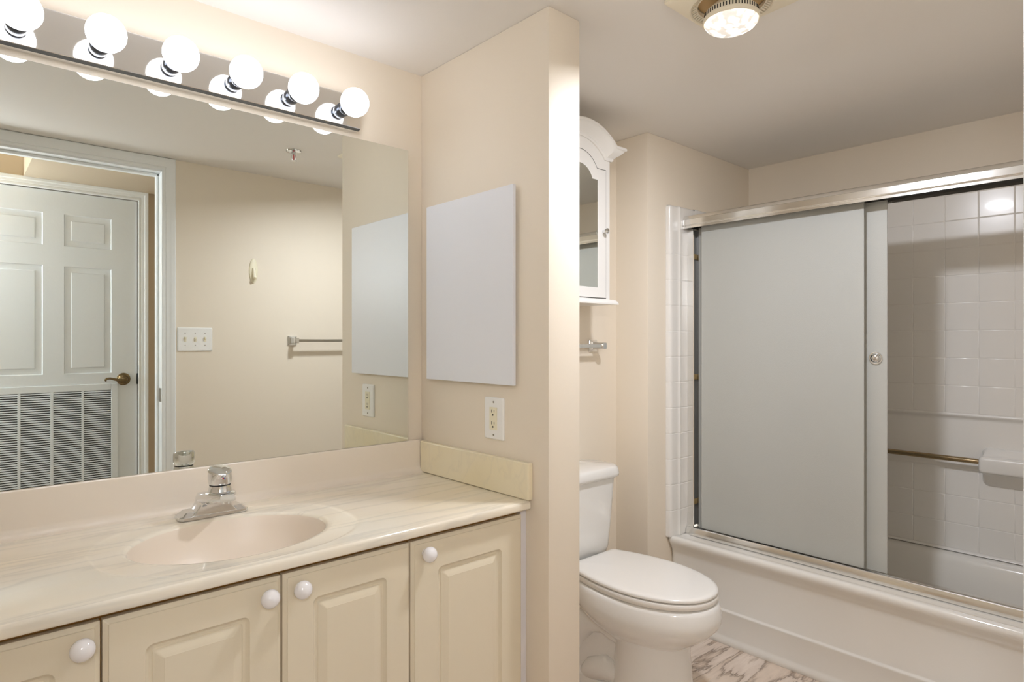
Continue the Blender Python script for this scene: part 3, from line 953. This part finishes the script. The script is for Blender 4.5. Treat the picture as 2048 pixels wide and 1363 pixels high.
# ------------------------------------------------------------------ sliding shower door
sd = thing('shower_door', 'frosted sliding shower door with aluminium rails on the bathtub rim', 'shower door', (2.49, 0.84, .38))
SY0, SY1 = 0.114, 1.568
hp = [(2.431, 1.7395), (2.431, 1.748), (2.4325, 1.7495), (2.4305, 1.7515), (2.4325, 1.7535), (2.4305, 1.7555), (2.4305, 1.7765), (2.434, 1.7775), (2.434, 1.7785), (2.4305, 1.7795), (2.4325, 1.786), (2.437, 1.7925), (2.444, 1.7965), (2.455, 1.7985), (2.52, 1.7985), (2.535, 1.795), (2.535, 1.7395), (2.532, 1.7395), (2.532, 1.752), (2.434, 1.752), (2.434, 1.7395)]
MB().prism(hp, lambda p: (p[0], SY0, p[1]), lambda p: (p[0], SY1, p[1])).build('header_rail', M['brushed'], sd, 22)
MB().box(2.4345, 2.5315, SY0 + .001, SY1 - .001, 1.7495, 1.7515).build('header_gap_shade', M['dark'], sd)  # dark sheet standing in for the shade inside the header
tp = [(2.452, .3815), (2.452, .396), (2.458, .412), (2.460, .414), (2.466, .414), (2.468, .411), (2.468, .386), (2.497, .386), (2.497, .404), (2.500, .406), (2.522, .406), (2.524, .403), (2.524, .3795)]
MB().prism(tp, lambda p: (p[0], SY0, p[1]), lambda p: (p[0], SY1 - .002, p[1])).build('sill_track', M['brushed'], sd, 22)
jp = [(2.470, 1.5688), (2.470, 1.541), (2.4735, 1.5385), (2.477, 1.541), (2.477, 1.560), (2.522, 1.560), (2.522, 1.541), (2.526, 1.541), (2.526, 1.5688)]
MB().prism(jp, lambda p: (p[0], p[1], .384), lambda p: (p[0], p[1], 1.7395)).build('jamb', M['brushed'], sd, 22)
MB().box(2.4775, 2.5215, 1.556, 1.5598, .414, 1.739).build('channel_lining', M['grey'], sd)
for z in (.52, 1.08, 1.62):
    MB().box(2.489, 2.520, 1.548, 1.5562, z - .012, z + .012, .003, 2).build('bumper', M['bumper'], sd)
MB().box(2.4795, 2.4845, .843, 1.506, .4145, 1.7485, .0008, 1).build('sliding_panel', M['frost'], sd)
p2 = MB().box(2.5085, 2.5135, .776, 1.537, .4075, 1.7485, .0008, 1).build('sliding_panel', M['frost'], sd)
kn = MB()
kn.lathe([(.0, 0), (.0225, 0), (.0232, .002), (.0225, .004), (.019, .0045), (.017, .0035), (.0165, .006), (.0155, .011), (.012, .0155), (.006, .0175), (0, .018)], (2.5085, .813, 1.180), (-1, 0, 0), 32)
kn.build('finger_pull', M['chrome'], p2)

# ------------------------------------------------------------------ ceiling fan with heat lamp
fn = thing('fan_heater', 'cream ceiling exhaust fan with lit heat lamp above the toilet end', 'fan heater', (1.513, .832, ZC))
FX, FY = 1.513, .832
mb = MB()
def sq(h, z, r): return [(p[0], p[1], z) for p in rrect(FX - h, FX + h, FY - h, FY + h, r, 12)]
def cr(r, z):
    out = []
    for c in range(4):
        for i in range(13):
            a = math.radians(90 * c + 90 * i / 12)
            out.append((FX + r * math.cos(a), FY + r * math.sin(a), z))
    return out
mb.loft([sq(.123, ZC - .0002, .006), sq(.123, ZC - .007, .006), sq(.119, ZC - .010, .006), cr(.110, ZC - .019), cr(.1035, ZC - .0215), cr(.100, ZC - .020), cr(.098, ZC - .0105)], cap0=False, cap1=False)
mb.build('grille_plate', M['fan'], fn, 40)
mb = MB()
for k in range(60):
    a = 2 * math.pi * k / 60
    w = .0026
    ca, sa = math.cos(a), math.sin(a)
    q = lambda r, o: (FX + r * ca - o * sa, FY + r * sa + o * ca)
    mb.loft([[(*q(.099, -w), ZC - .019), (*q(.099, w), ZC - .019), (*q(.099, w), ZC - .012), (*q(.099, -w), ZC - .012)],
             [(*q(.086, -w), ZC - .014), (*q(.086, w), ZC - .014), (*q(.086, w), ZC - .007), (*q(.086, -w), ZC - .007)]])
mb.loft([cr(.0872, ZC - .0145), cr(.084, ZC - .0145), cr(.084, ZC - .003), cr(.0872, ZC - .003), cr(.0872, ZC - .0145)], cap0=False, cap1=False)
mb.build('vent_ring', M['fan'], fn, 30)
MB().lathe([(0, 0), (.0835, 0), (.0835, .001), (0, .001)], (FX, FY, ZC - .0025), (0, 0, 1), 48).build('fan_cavity', M['fan_in'], fn)
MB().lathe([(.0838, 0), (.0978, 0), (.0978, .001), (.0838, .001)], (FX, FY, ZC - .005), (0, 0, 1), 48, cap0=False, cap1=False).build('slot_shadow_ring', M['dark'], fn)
lh = MB()
LX, LY = FX, FY
lh.lathe([(.030, -.004), (.040, -.010), (.058, -.026), (.066, -.034), (.067, -.047), (.0705, -.049), (.0705, -.058), (.068, -.060), (.066, -.058)], (LX, LY, ZC), (0, 0, 1), 48, cap0=True, cap1=False)
lamp = lh.build('lamp_housing', M['fan'], fn, 30)
mb = MB()
for k in range(56):
    a = 2 * math.pi * k / 56
    mb.box(.0668, .0676, -.0012, .0012, ZC - .046, ZC - .036, xf=Matrix.Translation((LX, LY, 0)) @ Matrix.Rotation(a, 4, 'Z'))
mb.build('cooling_slots', M['dark'], lamp)
ln = MB()
ln.lathe([(.0665, -.058), (.0655, -.064), (.061, -.070), (.052, -.0755), (.038, -.080), (.02, -.0825), (0, -.083)], (LX, LY, ZC), (0, 0, 1), 48, cap0=True, cap1=True)
ln.build('lens', M['lens'], fn)
bl = bpy.data.lights.new('heat_lamp_beam', 'AREA')
bl.shape = 'DISK'
bl.size = 0.12
bl.energy = HEAT_LAMP
bl.color = (0.91, 0.93, 1.0)
bo = bpy.data.objects.new('heat_lamp_beam', bl)
COL.objects.link(bo)
bo.location = (LX, LY, ZC - .087)
bo.rotation_euler = (0, math.radians(-10), 0)

# ------------------------------------------------------------------ added hall lamp, unseen behind the camera, filling the vanity side
hl = thing('hall_fill_lamp', 'added opal glass fill lamp beside the closet door in the hall, outside the picture', 'wall lamp', (-.22, YH, 1.72))
HX, HZ = -.22, 1.72
mb = MB()
mb.loft([[(p[0], YH + d, p[1]) for p in rrect(HX - .06 + t, HX + .06 - t, HZ - .09 + t, HZ + .09 - t, .01, 4)] for t, d in ((0, .0002), (0, .012), (.004, .016))])
mb.build('mounting_plate', M['brushed'], hl)
mb = MB()
mb.loft([[(HX + a * math.cos(math.pi * k / 20), YH + .017 + b_ * math.sin(math.pi * k / 20), z) for k in range(21)] for a, b_, z in ((.075, .06, HZ - .14), (.098, .078, HZ - .13), (.10, .08, HZ - .12), (.10, .08, HZ + .12), (.098, .078, HZ + .13), (.075, .06, HZ + .14))])
mb.build('lamp_shade', emit('opal_fill_glow', (0.88, 0.93, 1.0), HALL_FILL_LAMP), hl)

# ------------------------------------------------------------------ things seen only in the mirror
skx, sky = 1.203, .645
sk = thing('fire_sprinkler', 'small chrome fire sprinkler head on the ceiling, seen in the mirror', 'sprinkler', (skx, sky, ZC))
MB().lathe([(.012, -.004), (.020, -.010), (.034, -.006), (.036, -.0002), (.012, -.0002)], (skx, sky, ZC), (0, 0, 1), 32, cap0=False, cap1=False).build('escutcheon', M['chrome'], sk)
mb = MB()
mb.lathe([(0, 0), (.009, 0), (.009, -.018), (.006, -.02), (0, -.02)], (skx, sky, ZC), (0, 0, 1), 16)
for s in (-1, 1):
    mb.tube([(skx + s * .008, sky, ZC - .018), (skx + s * .011, sky, ZC - .030), (skx + s * .009, sky, ZC - .040), (skx + s * .003, sky, ZC - .046)], .002, 8)
mb.lathe([(0, -.0465), (.014, -.0465), (.014, -.048), (0, -.049)], (skx, sky, ZC), (0, 0, 1), 20)
mb.build('sprinkler_frame', M['chrome'], sk)
MB().tube([(skx, sky, ZC - .02), (skx, sky, ZC - .045)], .0022, 8).build('glass_bulb', M['red'], sk)

hk = thing('wall_hook', 'cream oval adhesive hook on the wall opposite, seen in the mirror', 'hook', (1.208, YO, 1.61))
mb = MB()
mb.loft([[(x, YO + d, z) for x, z in superellipse(1.208, 1.613, a, b_, 2, 40)] for a, b_, d in ((.022, .066, .0002), (.022, .066, .004), (.020, .063, .006), (.012, .05, .0075))])
mb.build('hook_base', M['ivory'], hk)
mb = MB()
mb.tube([(1.208, YO + .005, 1.625), (1.208, YO + .012, 1.60), (1.208, YO + .018, 1.575), (1.208, YO + .028, 1.568), (1.208, YO + .034, 1.578)], [.010, .010, .009, .008, .006], 12)
mb.build('hook_arm', M['ivory'], hk)

sw = thing('light_switch', 'white triple light switch plate beside the doorway, seen in the mirror', 'light switch', (.921, YO, 1.25))
wx, wz = .9205, 1.2495
mb = MB()
mb.loft([[(p[0], YO + d, p[1]) for p in rrect(wx - .081 + t, wx + .081 - t, wz - .059 + t, wz + .059 - t, .005, 4)] for t, d in ((0, .0002), (0, .003), (.0015, .0052), (.004, .0062), (.0045, .0063))])
mb.build('plate', M['plate'], sw)
for k in (-1, 0, 1):
    mb = MB()
    mb.box(wx + k * .046 - .0055, wx + k * .046 + .0055, YO + .006, YO + .0075, wz - .012, wz + .012, .0005, 1)
    mb.box(wx + k * .046 - .0042, wx + k * .046 + .0042, YO + .006, YO + .017, wz - .002 + .004 * (k != 0), wz + .008 + .004 * (k != 0), .001, 1)
    mb.build('toggle', M['ivory'], sw)
    for dz in (.030, -.030):
        MB().lathe([(0, 0), (.0026, 0), (.0024, .001), (0, .0012)], (wx + k * .046, YO + .0062, wz + dz), (0, 1, 0), 12).build('screw', M['steel'], sw)
